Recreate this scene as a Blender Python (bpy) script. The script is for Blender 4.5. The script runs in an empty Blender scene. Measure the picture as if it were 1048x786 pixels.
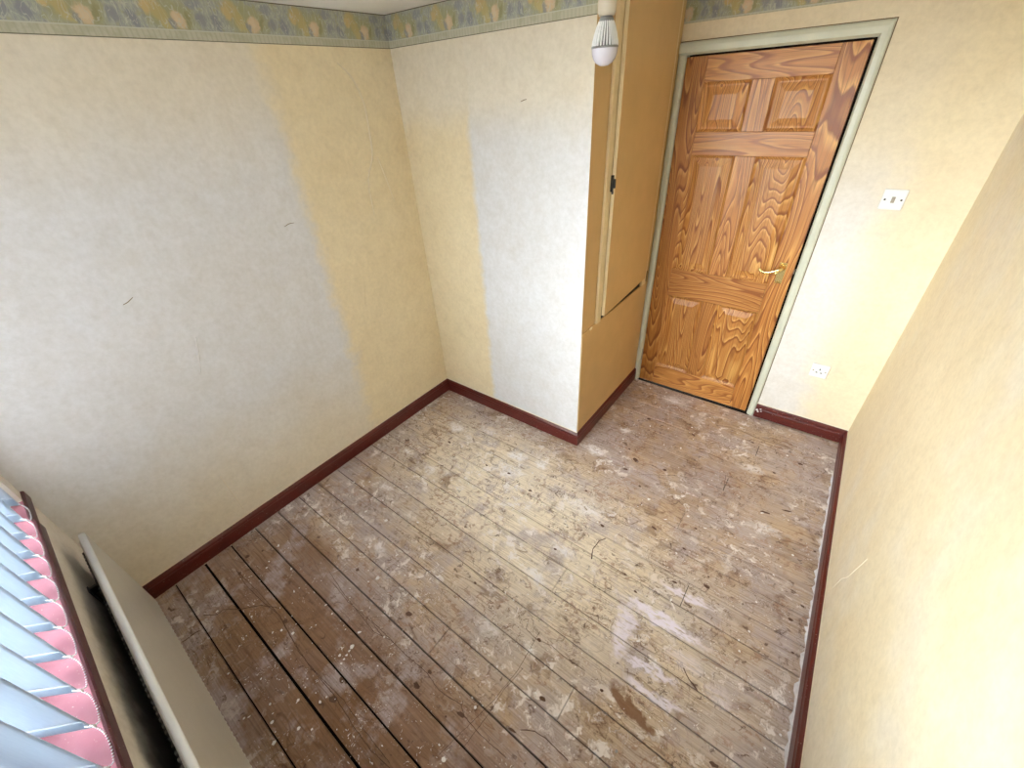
import bpy, math, random
from mathutils import Vector
random.seed(7)
scene = bpy.context.scene
COL = scene.collection

# ------------------------------------------------------------------ camera
CX, CY, CZ = 2.0688, -2.682, 1.8726
YAW, PITCH, ROLL, FPX = -.6791, -.6106, -.0644, 422.2461
fwd = Vector((math.sin(YAW)*math.cos(PITCH), math.cos(YAW)*math.cos(PITCH), math.sin(PITCH)))
rt0 = Vector((math.cos(YAW), -math.sin(YAW), 0))
up0 = rt0.cross(fwd)
rt = rt0*math.cos(ROLL) + up0*math.sin(ROLL)
up = -rt0*math.sin(ROLL) + up0*math.cos(ROLL)
cd = bpy.data.cameras.new('camera')
cd.sensor_width = 36; cd.lens = 36*FPX/1048; cd.clip_start = .01
cam = bpy.data.objects.new('camera', cd); COL.objects.link(cam)
from mathutils import Matrix
cam.matrix_world = Matrix(((rt.x, up.x, -fwd.x, CX), (rt.y, up.y, -fwd.y, CY), (rt.z, up.z, -fwd.z, CZ), (0, 0, 0, 1)))
scene.camera = cam

def at(px, py, axis, val):
    """photo pixel -> point on the plane (floor, wall) it lies on"""
    d = fwd + rt*((px-524)/FPX) - up*((py-393)/FPX)
    c = Vector((CX, CY, CZ)); t = (val-c[axis])/d[axis]
    return c + d*t
def fl(px, py): p = at(px, py, 2, 0); return (p.x, p.y)

# ------------------------------------------------------------------ world and light
w = bpy.data.worlds.new('overcast_sky'); scene.world = w; w.use_nodes = True
bg = w.node_tree.nodes['Background']
bg.inputs[0].default_value = (.90, .945, 1.0, 1); bg.inputs[1].default_value = 50.0
pl = bpy.data.lights.new('window_portal', 'AREA'); pl.shape = 'RECTANGLE'; pl.size = 2.3; pl.size_y = 1.3
pl.cycles.is_portal = True
po = bpy.data.objects.new('window_portal', pl); COL.objects.link(po)
po.location = (1.2, -3.24, 1.43); po.rotation_euler = (math.radians(90), 0, 0)   # -Z of lamp points to +Y (into the room)
scene.view_settings.view_transform = 'Standard'; scene.view_settings.look = 'None'
scene.view_settings.gamma = 1; scene.view_settings.use_curve_mapping = False
scene.view_settings.exposure = 0.0

# ------------------------------------------------------------------ helpers: meshes
def lin(r, g, b):
    f = lambda c: ((c/255+.055)/1.055)**2.4 if c/255 > .04045 else c/255/12.92
    return (f(r), f(g), f(b), 1)
class MB:
    def __init__(s): s.v = []; s.f = []; s.sm = []
    def add(s, vs, fs, smooth=False):
        o = len(s.v); s.v += [tuple(v) for v in vs]
        s.f += [tuple(i+o for i in f) for f in fs]; s.sm += [smooth]*len(fs); return s
    def box(s, x0, x1, y0, y1, z0, z1, fn=None):
        vs = [(x, y, z) for z in (z0, z1) for y in (y0, y1) for x in (x0, x1)]
        if fn: vs = [fn(*v) for v in vs]
        return s.add(vs, [(0, 2, 3, 1), (4, 5, 7, 6), (0, 1, 5, 4), (2, 6, 7, 3), (0, 4, 6, 2), (1, 3, 7, 5)])
    def cbox(s, x0, x1, y0, y1, z0, z1, c, fn=None):
        """box with all edges chamfered by c"""
        vs = []; idx = {}
        X = (x0, x1); Y = (y0, y1); Z = (z0, z1)
        for i in (0, 1):
            for j in (0, 1):
                for k in (0, 1):
                    sx, sy, sz = (1, -1)[i], (1, -1)[j], (1, -1)[k]
                    for a in range(3):
                        p = [X[i]+sx*c, Y[j]+sy*c, Z[k]+sz*c]; p[a] = (X[i], Y[j], Z[k])[a]
                        idx[(i, j, k, a)] = len(vs); vs.append(tuple(p))
        fs = []
        g = lambda i, j, k, a: idx[(i, j, k, a)]
        for b in (0, 1):
            q = [g(b, 0, 0, 0), g(b, 1, 0, 0), g(b, 1, 1, 0), g(b, 0, 1, 0)]; fs.append(q if b else q[::-1])
            q = [g(0, b, 0, 1), g(0, b, 1, 1), g(1, b, 1, 1), g(1, b, 0, 1)]; fs.append(q if b else q[::-1])
            q = [g(0, 0, b, 2), g(1, 0, b, 2), g(1, 1, b, 2), g(0, 1, b, 2)]; fs.append(q if b else q[::-1])
        for a in (0, 1):
            for b in (0, 1):
                fs.append([g(a, b, 0, 0), g(a, b, 1, 0), g(a, b, 1, 1), g(a, b, 0, 1)])
                fs.append([g(a, 0, b, 0), g(a, 1, b, 0), g(a, 1, b, 2), g(a, 0, b, 2)])
                fs.append([g(0, a, b, 1), g(1, a, b, 1), g(1, a, b, 2), g(0, a, b, 2)])
        for i in (0, 1):
            for j in (0, 1):
                for k in (0, 1): fs.append([g(i, j, k, 0), g(i, j, k, 1), g(i, j, k, 2)])
        # consistent outward winding
        cx, cy, cz = (x0+x1)/2, (y0+y1)/2, (z0+z1)/2
        out = []
        for f in fs:
            a, b_, d = (Vector(vs[f[0]]), Vector(vs[f[1]]), Vector(vs[f[2]]))
            m = sum((Vector(vs[q]) for q in f), Vector())/len(f) - Vector((cx, cy, cz))
            out.append(f if (b_-a).cross(d-a).dot(m) > 0 else f[::-1])
        if fn: vs = [fn(*v) for v in vs]
        return s.add(vs, out)
    def lathe(s, prof, c=(0, 0, 0), n=24, axis='z', smooth=True):
        vs = []; fs = []
        for r, h in prof:
            for i in range(n):
                a = 2*math.pi*i/n; p = (r*math.cos(a), r*math.sin(a), h)
                if axis == 'y': p = (p[0], p[2], p[1])
                if axis == 'x': p = (p[2], p[0], p[1])
                vs.append((p[0]+c[0], p[1]+c[1], p[2]+c[2]))
        m = len(prof)
        for j in range(m-1):
            for i in range(n):
                k = (i+1) % n
                q = (j*n+i, j*n+k, (j+1)*n+k, (j+1)*n+i)
                fs.append(q if axis == 'z' else q)
        fs.append(tuple(range(n))[::-1]); fs.append(tuple((m-1)*n+i for i in range(n)))
        return s.add(vs, fs, smooth)
    def tube(s, pts, r, n=8, smooth=True, flat=1.0):
        pts = [Vector(p) for p in pts]; vs = []; fs = []
        rr = r if isinstance(r, (list, tuple)) else [r]*len(pts)
        ref = Vector((0, 0, 1))
        for i, p in enumerate(pts):
            t = (pts[min(i+1, len(pts)-1)]-pts[max(i-1, 0)]).normalized()
            if abs(t.dot(ref)) > .95: u = t.cross(Vector((1, 0, 0))).normalized()
            else: u = t.cross(ref).normalized()
            v = t.cross(u)
            for k in range(n):
                a = 2*math.pi*k/n; vs.append(p+u*math.cos(a)*rr[i]*flat+v*math.sin(a)*rr[i])
        for i in range(len(pts)-1):
            for k in range(n):
                l = (k+1) % n; fs.append((i*n+k, i*n+l, (i+1)*n+l, (i+1)*n+k))
        fs.append(tuple(range(n))[::-1]); fs.append(tuple((len(pts)-1)*n+k for k in range(n)))
        return s.add(vs, fs, smooth)
    def extrude(s, prof, path, smooth=False, closed=True):
        """prof: list of 2D (a,b); path: list of functions (a,b)->xyz, one for each station"""
        m = len(prof); vs = [p(a, b) for p in path for a, b in prof]; fs = []
        for i in range(len(path)-1):
            for k in range(m if closed else m-1):
                l = (k+1) % m; fs.append((i*m+k, i*m+l, (i+1)*m+l, (i+1)*m+k))
        if closed: fs.append(tuple(range(m))[::-1]); fs.append(tuple((len(path)-1)*m+k for k in range(m)))
        return s.add(vs, fs, smooth)
    def build(s, name, mat, parent=None, loc=None):
        me = bpy.data.meshes.new(name); me.from_pydata(s.v, [], s.f)
        me.polygons.foreach_set('use_smooth', s.sm)
        me.update()
        import bmesh
        bm = bmesh.new(); bm.from_mesh(me); bmesh.ops.recalc_face_normals(bm, faces=bm.faces); bm.to_mesh(me); bm.free()
        me.materials.append(mat)
        o = bpy.data.objects.new(name, me); COL.objects.link(o)
        if parent: o.parent = parent
        if loc: o.location = loc
        return o
def empty(name, loc=(0, 0, 0)):
    o = bpy.data.objects.new(name, None); COL.objects.link(o); o.location = loc; o.empty_display_size = .05; return o
def tag(o, label, cat, kind=None, group=None):
    o['label'] = label; o['category'] = cat
    if kind: o['kind'] = kind
    if group: o['group'] = group
    return o
def struct(o, label, cat): return tag(o, label, cat, 'structure')

# ------------------------------------------------------------------ helpers: materials
class NT:
    def __init__(s, name):
        s.m = bpy.data.materials.new(name); s.m.use_nodes = True; s.t = s.m.node_tree
        s.b = s.t.nodes['Principled BSDF']; s.out = s.t.nodes['Material Output']
    def n(s, typ, **kw):
        o = s.t.nodes.new(typ)
        for k, v in kw.items(): setattr(o, k, v)
        return o
    def set(s, sock, v):
        if isinstance(v, bpy.types.NodeSocket): s.t.links.new(v, sock)
        else: sock.default_value = v
    def math(s, op, a, b=0., c=None, clamp=False):
        o = s.n('ShaderNodeMath', operation=op, use_clamp=clamp); s.set(o.inputs[0], a); s.set(o.inputs[1], b)
        if c is not None: s.set(o.inputs[2], c)
        return o.outputs[0]
    def vmath(s, op, a, b=(0, 0, 0)):
        o = s.n('ShaderNodeVectorMath', operation=op); s.set(o.inputs[0], a); s.set(o.inputs[1], b)
        return o.outputs['Value'] if op in ('LENGTH', 'DISTANCE', 'DOT_PRODUCT') else o.outputs[0]
    def pos(s): return s.n('ShaderNodeNewGeometry').outputs['Position']
    def obj(s): return s.n('ShaderNodeTexCoord').outputs['Object']
    def rnd(s): return s.n('ShaderNodeObjectInfo').outputs['Random']
    def xyz(s, v): o = s.n('ShaderNodeSeparateXYZ'); s.set(o.inputs[0], v); return o.outputs
    def vec(s, x, y, z):
        o = s.n('ShaderNodeCombineXYZ')
        for i, q in enumerate((x, y, z)): s.set(o.inputs[i], q)
        return o.outputs[0]
    def map(s, v, loc=(0, 0, 0), rot=(0, 0, 0), sc=(1, 1, 1), typ='POINT'):
        o = s.n('ShaderNodeMapping', vector_type=typ); s.set(o.inputs[0], v)
        s.set(o.inputs[1], loc); s.set(o.inputs[2], rot); s.set(o.inputs[3], sc); return o.outputs[0]
    def noise(s, v, scale, detail=3., rough=.55, dist=0., color=False):
        o = s.n('ShaderNodeTexNoise'); s.set(o.inputs['Vector'], v); s.set(o.inputs['Scale'], scale)
        s.set(o.inputs['Detail'], detail); s.set(o.inputs['Roughness'], rough); s.set(o.inputs['Distortion'], dist)
        return o.outputs['Color' if color else 'Fac']
    def voro(s, v, scale, feature='F1', out='Distance'):
        o = s.n('ShaderNodeTexVoronoi', feature=feature); s.set(o.inputs['Vector'], v); s.set(o.inputs['Scale'], scale); return o.outputs[out]
    def ss(s, v, a, b, lo=0., hi=1.):
        o = s.n('ShaderNodeMapRange', interpolation_type='SMOOTHSTEP'); s.set(o.inputs[0], v)
        for i, q in enumerate((a, b, lo, hi)): s.set(o.inputs[i+1], q)
        return o.outputs[0]
    def mix(s, f, a, b, mode='MIX'):
        o = s.n('ShaderNodeMix', data_type='RGBA', blend_type=mode); s.set(o.inputs[0], f)
        s.set(o.inputs[6], a); s.set(o.inputs[7], b); return o.outputs[2]
    def ramp(s, f, stops, interp='LINEAR'):
        o = s.n('ShaderNodeValToRGB'); s.set(o.inputs[0], f); e = o.color_ramp.elements; o.color_ramp.interpolation = interp
        while len(e) < len(stops): e.new(.5)
        for q, (p, c) in zip(e, stops): q.position = p; q.color = c
        return o.outputs[0]
    def ell(s, v, c, ab, ang=0., soft=.35):
        """soft-edged ellipse mask in the xy plane of v"""
        q = s.map(v, (c[0], c[1], 0), (0, 0, ang), (ab[0], ab[1], 1), 'TEXTURE')
        x = s.xyz(q); l = s.vmath('LENGTH', s.vec(x[0], x[1], 0.))
        return s.ss(l, 1.+soft, 1.-soft)
    def bump(s, h, strength=.3, dist=.002):
        o = s.n('ShaderNodeBump'); s.set(o.inputs['Height'], h); o.inputs['Strength'].default_value = strength; o.inputs['Distance'].default_value = dist
        s.t.links.new(o.outputs[0], s.b.inputs['Normal'])
    def fin(s, col, rough=.6, metal=0., spec=.5):
        s.set(s.b.inputs['Base Color'], col); s.set(s.b.inputs['Roughness'], rough)
        s.set(s.b.inputs['Metallic'], metal); s.set(s.b.inputs['Specular IOR Level'], spec); return s.m

def plain(name, col, rough=.5, metal=0., spec=.5, var=.06, scale=30):
    t = NT(name); n = t.noise(t.pos(), scale, 3)
    c = t.mix(1., col, t.ramp(n, [(.25, (1-var,)*3+(1,)), (.75, (1+var*.3,)*3+(1,))]), 'MULTIPLY')
    return t.fin(c, rough, metal, spec)

W1, DC, W, H, BB = 1.1445, .9159, 2.501, 2.2205, .096
HB = 2.0915                      # underside of the paper border
wy = lambda x: -2.985-.024*x     # the window wall is a little out of square
def ww(x, d, z): return (x, wy(x)+d, z)      # d: distance from the window wall into the room

# --- wallpaper: cream paper in a yellow tone, with paler areas set wall by wall
YEL, PAL = lin(238, 222, 188), lin(229, 228, 230)
def wallpaper(name, mode):
    t = NT(name); p = t.pos(); x = t.xyz(p)
    big = t.noise(p, 2.2, 3, .6); fine = t.noise(p, 46, 4, .65); mid = t.noise(p, 12, 4, .6)
    wob = t.math('MULTIPLY', t.math('SUBTRACT', mid, .5), .14)
    wob2 = t.math('MULTIPLY', t.math('SUBTRACT', big, .5), .25)
    if mode == 'left':       # pale up to a soft vertical edge, weaker at top and bottom
        e = t.math('ADD', t.math('ADD', x[1], wob), t.math('MULTIPLY', wob2, .3))
        f = t.ss(e, -1.54, -1.66)
        top = t.ss(t.math('ADD', x[2], wob2), 2.02, 1.6, .42, 1.)
        f = t.math('MULTIPLY', f, top)
        f = t.math('MULTIPLY', f, t.ss(t.math('ADD', x[2], wob2), .15, .8, .35, 1.))
    elif mode == 'far':
        e = t.math('ADD', x[0], t.math('MULTIPLY', wob, .5))
        f = t.math('MULTIPLY', t.ss(e, .445, .50), t.ss(t.math('ADD', x[2], wob2), 1.92, 1.62, .45, 1.))
        f = t.math('MAXIMUM', f, t.ss(t.math('ADD', x[2], wob2), 1.65, 1.9, 0., .4))
    elif mode == 'door':
        e = t.math('ADD', t.math('ADD', x[0], wob), wob2)
        f = t.math('MULTIPLY', t.ss(e, 2.33, 2.12, .12, .8), t.ss(t.math('ADD', x[2], wob2), 1.75, 1.25, .25, 1.))
    elif mode == 'right':
        f = t.ss(big, .4, .75, .0, .3)
    else:
        f = .6
    col = t.mix(f, YEL, PAL)
    col = t.mix(1., col, t.ramp(mid, [(.25, (.93, .915, .89, 1)), (.6, (1, 1, 1, 1))]), 'MULTIPLY')
    col = t.mix(1., col, t.ramp(fine, [(.3, (.93, .925, .91, 1)), (.62, (1.02, 1.02, 1.02, 1))]), 'MULTIPLY')
    col = t.mix(1., col, t.ramp(big, [(.3, (.97, .955, .93, 1)), (.6, (1, 1, 1, 1))]), 'MULTIPLY')
    if mode == 'window':     # shadow behind the radiator, painted dark into the wall colour
        gap_shade = t.ell(t.vec(t.math('ADD', x[0], wob), t.math('ADD', x[2], wob), 0.), (1.02, .28), (.86, .33), 0, .3)
        col = t.mix(t.math('MULTIPLY', gap_shade, .88), col, lin(40, 36, 38))
    t.bump(t.math('ADD', fine, mid), .25, .0015)
    return t.fin(col, .75, 0, .25)
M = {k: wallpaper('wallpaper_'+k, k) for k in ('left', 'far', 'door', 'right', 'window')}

def border_mat(name, axis, off):
    t = NT(name); p = t.pos(); x = t.xyz(p); s = t.math('ADD', x[axis], off)
    PER = .263
    nz = t.noise(p, 40, 3, .6, color=True); d = t.vmath('MULTIPLY', t.vmath('SUBTRACT', nz, (.5, .5, .5)), (.03, .03, .03)); dx = t.xyz(d)
    u = t.math('MULTIPLY', t.math('FRACT', t.math('DIVIDE', s, PER)), PER)
    z = t.math('SUBTRACT', x[2], HB)
    v = t.vec(t.math('ADD', u, dx[0]), t.math('ADD', z, dx[1]), 0.)
    st = t.noise(t.vec(t.math('MULTIPLY', s, 3.), t.math('MULTIPLY', z, .9), 0.), 45, 3, .7)
    col = t.ramp(st, [(.28, lin(126, 130, 138)), (.45, lin(150, 155, 158)), (.55, lin(168, 172, 158)), (.7, lin(190, 192, 176))])
    lf = t.noise(p, 24, 3, .6)
    col = t.mix(t.ss(lf, .5, .62, 0., .75), col, lin(160, 158, 112))
    def put(c, cx, cz, a, b, ang=0., soft=.3, k=1.):
        nonlocal col
        m = t.ell(v, (cx, cz), (a, b), ang, soft)
        col = t.mix(t.math('MULTIPLY', m, k) if k != 1 else m, col, c)
    put(lin(154, 152, 92), .108, .075, .045, .05, .3, .5, .8)
    put(lin(160, 156, 98), .172, .065, .042, .045, -.4, .5, .85)
    put(lin(192, 168, 98), .085, .098, .028, .024, .4, .4)
    put(lin(205, 176, 104), .07, .085, .014, .018)
    put(lin(186, 166, 90), .108, .07, .02, .026, .2, .4)
    put(lin(190, 172, 100), .118, .045, .018, .014, 0, .4)
    put(lin(222, 190, 146), .160, .056, .023, .026, .2, .25)
    put(lin(232, 206, 168), .157, .060, .012, .014, .2, .5, .8)
    put(lin(138, 134, 66), .190, .058, .008, .024, -.35, .4)
    put(lin(112, 120, 142), .022, .055, .014, .024, .3, .4, .9)
    put(lin(116, 122, 140), .236, .06, .016, .02, -.2, .4, .8)
    put(lin(124, 132, 150), .225, .105, .024, .016, 0, .4, .8)
    put(lin(120, 124, 138), .138, .045, .008, .016, .3, .4, .8)
    stem = t.math('ABSOLUTE', t.math('SUBTRACT', t.noise(t.vec(t.math('MULTIPLY', s, 2.4), z, 3.), 22, 1, .5), .5))
    col = t.mix(t.ss(stem, .02, .006, 0., .6), col, lin(206, 208, 192))
    # lower edging of little scallops between two rules
    sc = t.math('ABSOLUTE', t.math('SINE', t.math('MULTIPLY', s, 190.)))
    band = t.mix(t.ss(sc, .2, .8), lin(186, 184, 158), lin(202, 198, 174))
    band = t.mix(t.ss(lf, .45, .6, 0., .5), band, lin(168, 168, 132))
    col = t.mix(t.ss(z, .0285, .0275), col, band)
    rule = t.math('MULTIPLY', t.ss(z, .0265, .0275), t.ss(z, .0305, .0295))
    col = t.mix(rule, col, lin(208, 208, 194))
    col = t.mix(.36, col, lin(178, 174, 158))
    col = t.mix(t.ss(z, .003, .002), col, lin(110, 108, 88))
    col = t.mix(t.ss(z, .124, .127), col, lin(88, 78, 62))
    return t.fin(col, .7, 0, .25)

# --- pine door wood: growth-ring contours, stretched along the grain
def pine(name, grain, dark, mid, light, rings=9., seed=0.):
    t = NT(name); o = t.obj(); r = t.rnd()
    off = t.vec(t.math('MULTIPLY', r, 13.7), t.math('MULTIPLY', r, 7.3), t.math('ADD', t.math('MULTIPLY', r, 21.1), seed))
    q = t.map(o, sc=(1, 1, .10) if grain == 'z' else (.10, 1, 1))
    q = t.vmath('ADD', q, off)
    a = t.noise(q, 7.5, 1.2, .4, .25)
    a2 = t.noise(q, 30, 2, .5)
    f = t.math('ADD', t.math('MULTIPLY', a, rings), t.math('MULTIPLY', a2, .35))
    f = t.math('FRACT', f)
    ring = t.ramp(f, [(.0, light), (.25, mid), (.62, mid), (.80, dark), (.90, dark), (.97, light)])
    qs = t.map(o, sc=(1, 1, .035) if grain == 'z' else (.035, 1, 1))
    ln = t.math('PINGPONG', t.math('MULTIPLY', t.noise(t.vmath('ADD', qs, off), 16, 1.5, .5), 12.), .5)
    ring = t.mix(t.ss(ln, .14, .0, 0., .65), ring, dark)
    q2 = t.map(o, sc=(1, 1, .02) if grain == 'z' else (.02, 1, 1))
    g = t.noise(t.vmath('ADD', q2, off), 260, 2, .6)
    col = t.mix(1., ring, t.ramp(g, [(.3, (.82, .80, .78, 1)), (.65, (1.04, 1.03, 1.0, 1))]), 'MULTIPLY')
    b = t.noise(q, 1.6, 1)
    col = t.mix(1., col, t.ramp(b, [(.35, (.84, .80, .74, 1)), (.62, (1.05, 1.03, 1.0, 1))]), 'MULTIPLY')
    t.bump(f, .08, .001)
    return t.fin(col, .38, 0, .5)
WD, WM, WL = lin(140, 80, 32), lin(188, 126, 62), lin(218, 164, 92)
M['pine_v'] = pine('stained_pine_upright', 'z', WD, WM, WL, 24.)
M['pine_p'] = pine('stained_pine_panel', 'z', lin(146, 84, 34), lin(196, 136, 70), lin(226, 176, 104), 30., 4.)
M['pine_h'] = pine('stained_pine_rail', 'x', lin(156, 94, 44), lin(194, 134, 70), lin(214, 160, 92), 17., 9.)

# --- mahogany-painted skirting
def maroon(name, a, b, rough):
    t = NT(name); p = t.pos()
    n = t.noise(t.map(p, sc=(1, 1, 4)), 14, 4, .6); sp = t.noise(p, 160, 2)
    c = t.mix(n, a, b); c = t.mix(t.ss(sp, .70, .74, 0., .7), c, lin(206, 190, 180))
    t.bump(n, .1, .001)
    return t.fin(c, rough, 0, .5)
M['maroon'] = maroon('maroon_gloss_paint', lin(68, 19, 16), lin(104, 36, 28), .33)
M['sill'] = maroon('sill_paint_with_sheen', lin(160, 100, 112), lin(182, 126, 138), .18)  # maroon lightened to pink: the slats' reflection is painted into the top
M['nose'] = maroon('maroon_nosing_paint', lin(72, 30, 36), lin(92, 44, 48), .4)
M['trim'] = plain('aged_white_gloss', lin(214, 216, 198), .3, var=.1, scale=12)
M['cupb'] = plain('old_cream_gloss', lin(206, 172, 118), .42, var=.08, scale=9)
M['cupt'] = plain('cream_gloss_lit', lin(226, 204, 160), .4, var=.08)  # paler copy of the cream gloss; light on window-facing edges painted in
M['ceil'] = plain('white_ceiling_paint', lin(236, 234, 230), .85, spec=.2, var=.03, scale=8)
M['crack'] = plain('dark_joint_line', lin(120, 100, 70), .9, spec=.1)
M['edge'] = plain('bare_paper_edge', lin(236, 222, 196), .8, spec=.2)
M['white'] = plain('white_plastic', lin(240, 240, 238), .3, var=.02)
M['holder'] = plain('cream_plastic_holder', lin(192, 182, 164), .35, var=.04)
M['black'] = plain('black_metal', lin(34, 28, 24), .5)
M['dark'] = plain('dark_slot', lin(40, 36, 32), .7)
M['grey'] = plain('grey_rocker', lin(170, 160, 146), .4)
M['under'] = plain('dark_void_under_boards', lin(26, 20, 16), .95, spec=.1)
M['rad'] = plain('radiator_enamel', lin(204, 200, 190), .35, var=.05, scale=16)
M['radw'] = plain('radiator_enamel_lit', lin(240, 240, 238), .3, var=.03)  # paler copy of the enamel; window light on the top is painted in
M['fin'] = plain('convector_steel', lin(92, 88, 84), .6)
M['upvc'] = plain('white_window_frame', lin(240, 242, 244), .3, var=.02)
M['brass'] = plain('polished_brass', lin(238, 214, 148), .26, 1.0)
M['steel'] = plain('steel', lin(190, 188, 182), .3, 1.0)
M['bead'] = plain('white_bead', lin(235, 238, 240), .3)
M['plaster'] = plain('plaster_residue', lin(226, 222, 224), .9, spec=.1, var=.2, scale=60)
M['splat'] = plain('white_paint_drips', lin(236, 232, 230), .6, var=.1, scale=80)
M['knot'] = plain('dark_knots', lin(98, 68, 52), .7, var=.3, scale=120)
M['scratch'] = plain('dark_cracks', lin(84, 56, 40), .8, var=.2, scale=90)

def fabric():
    t = NT('blue_white_blind_fabric'); p = t.obj(); x = t.xyz(p)
    wv = t.noise(t.map(p, sc=(1, 1, .15)), 220, 2)
    c = t.mix(wv, lin(196, 214, 230), lin(214, 228, 240))
    t.fin(t.mix(.75, c, lin(50, 82, 112)), .8, 0, .2)
    tr = t.n('ShaderNodeBsdfTranslucent'); t.set(tr.inputs[0], t.mix(wv, lin(216, 216, 218), lin(230, 229, 230)))
    mx = t.n('ShaderNodeMixShader'); mx.inputs[0].default_value = .75
    t.t.links.new(t.b.outputs[0], mx.inputs[1]); t.t.links.new(tr.outputs[0], mx.inputs[2]); t.t.links.new(mx.outputs[0], t.out.inputs[0])
    return t.m
M['fabric'] = fabric()
def glass():
    t = NT('window_glass'); tr = t.n('ShaderNodeBsdfTransparent'); gl = t.n('ShaderNodeBsdfGlossy'); gl.inputs['Roughness'].default_value = .02
    lw = t.n('ShaderNodeFresnel'); lw.inputs[0].default_value = 1.45
    mx = t.n('ShaderNodeMixShader'); t.t.links.new(lw.outputs[0], mx.inputs[0])
    tr.inputs[0].default_value = (.96, .98, .97, 1)
    t.t.links.new(tr.outputs[0], mx.inputs[1]); t.t.links.new(gl.outputs[0], mx.inputs[2]); t.t.links.new(mx.outputs[0], t.out.inputs[0]); return t.m
M['glass'] = glass()
def bulbmat():
    t = NT('frosted_bulb'); t.fin(lin(196, 192, 202), .2); t.b.inputs['Subsurface Weight'].default_value = .3
    t.b.inputs['Subsurface Radius'].default_value = (.02, .02, .02); return t.m
M['frost'] = bulbmat(); M['bulbw'] = plain('bulb_body_white', lin(242, 242, 242), .35, var=.02); M['sink'] = plain('bulb_core_grey', lin(120, 120, 120), .5)

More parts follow.
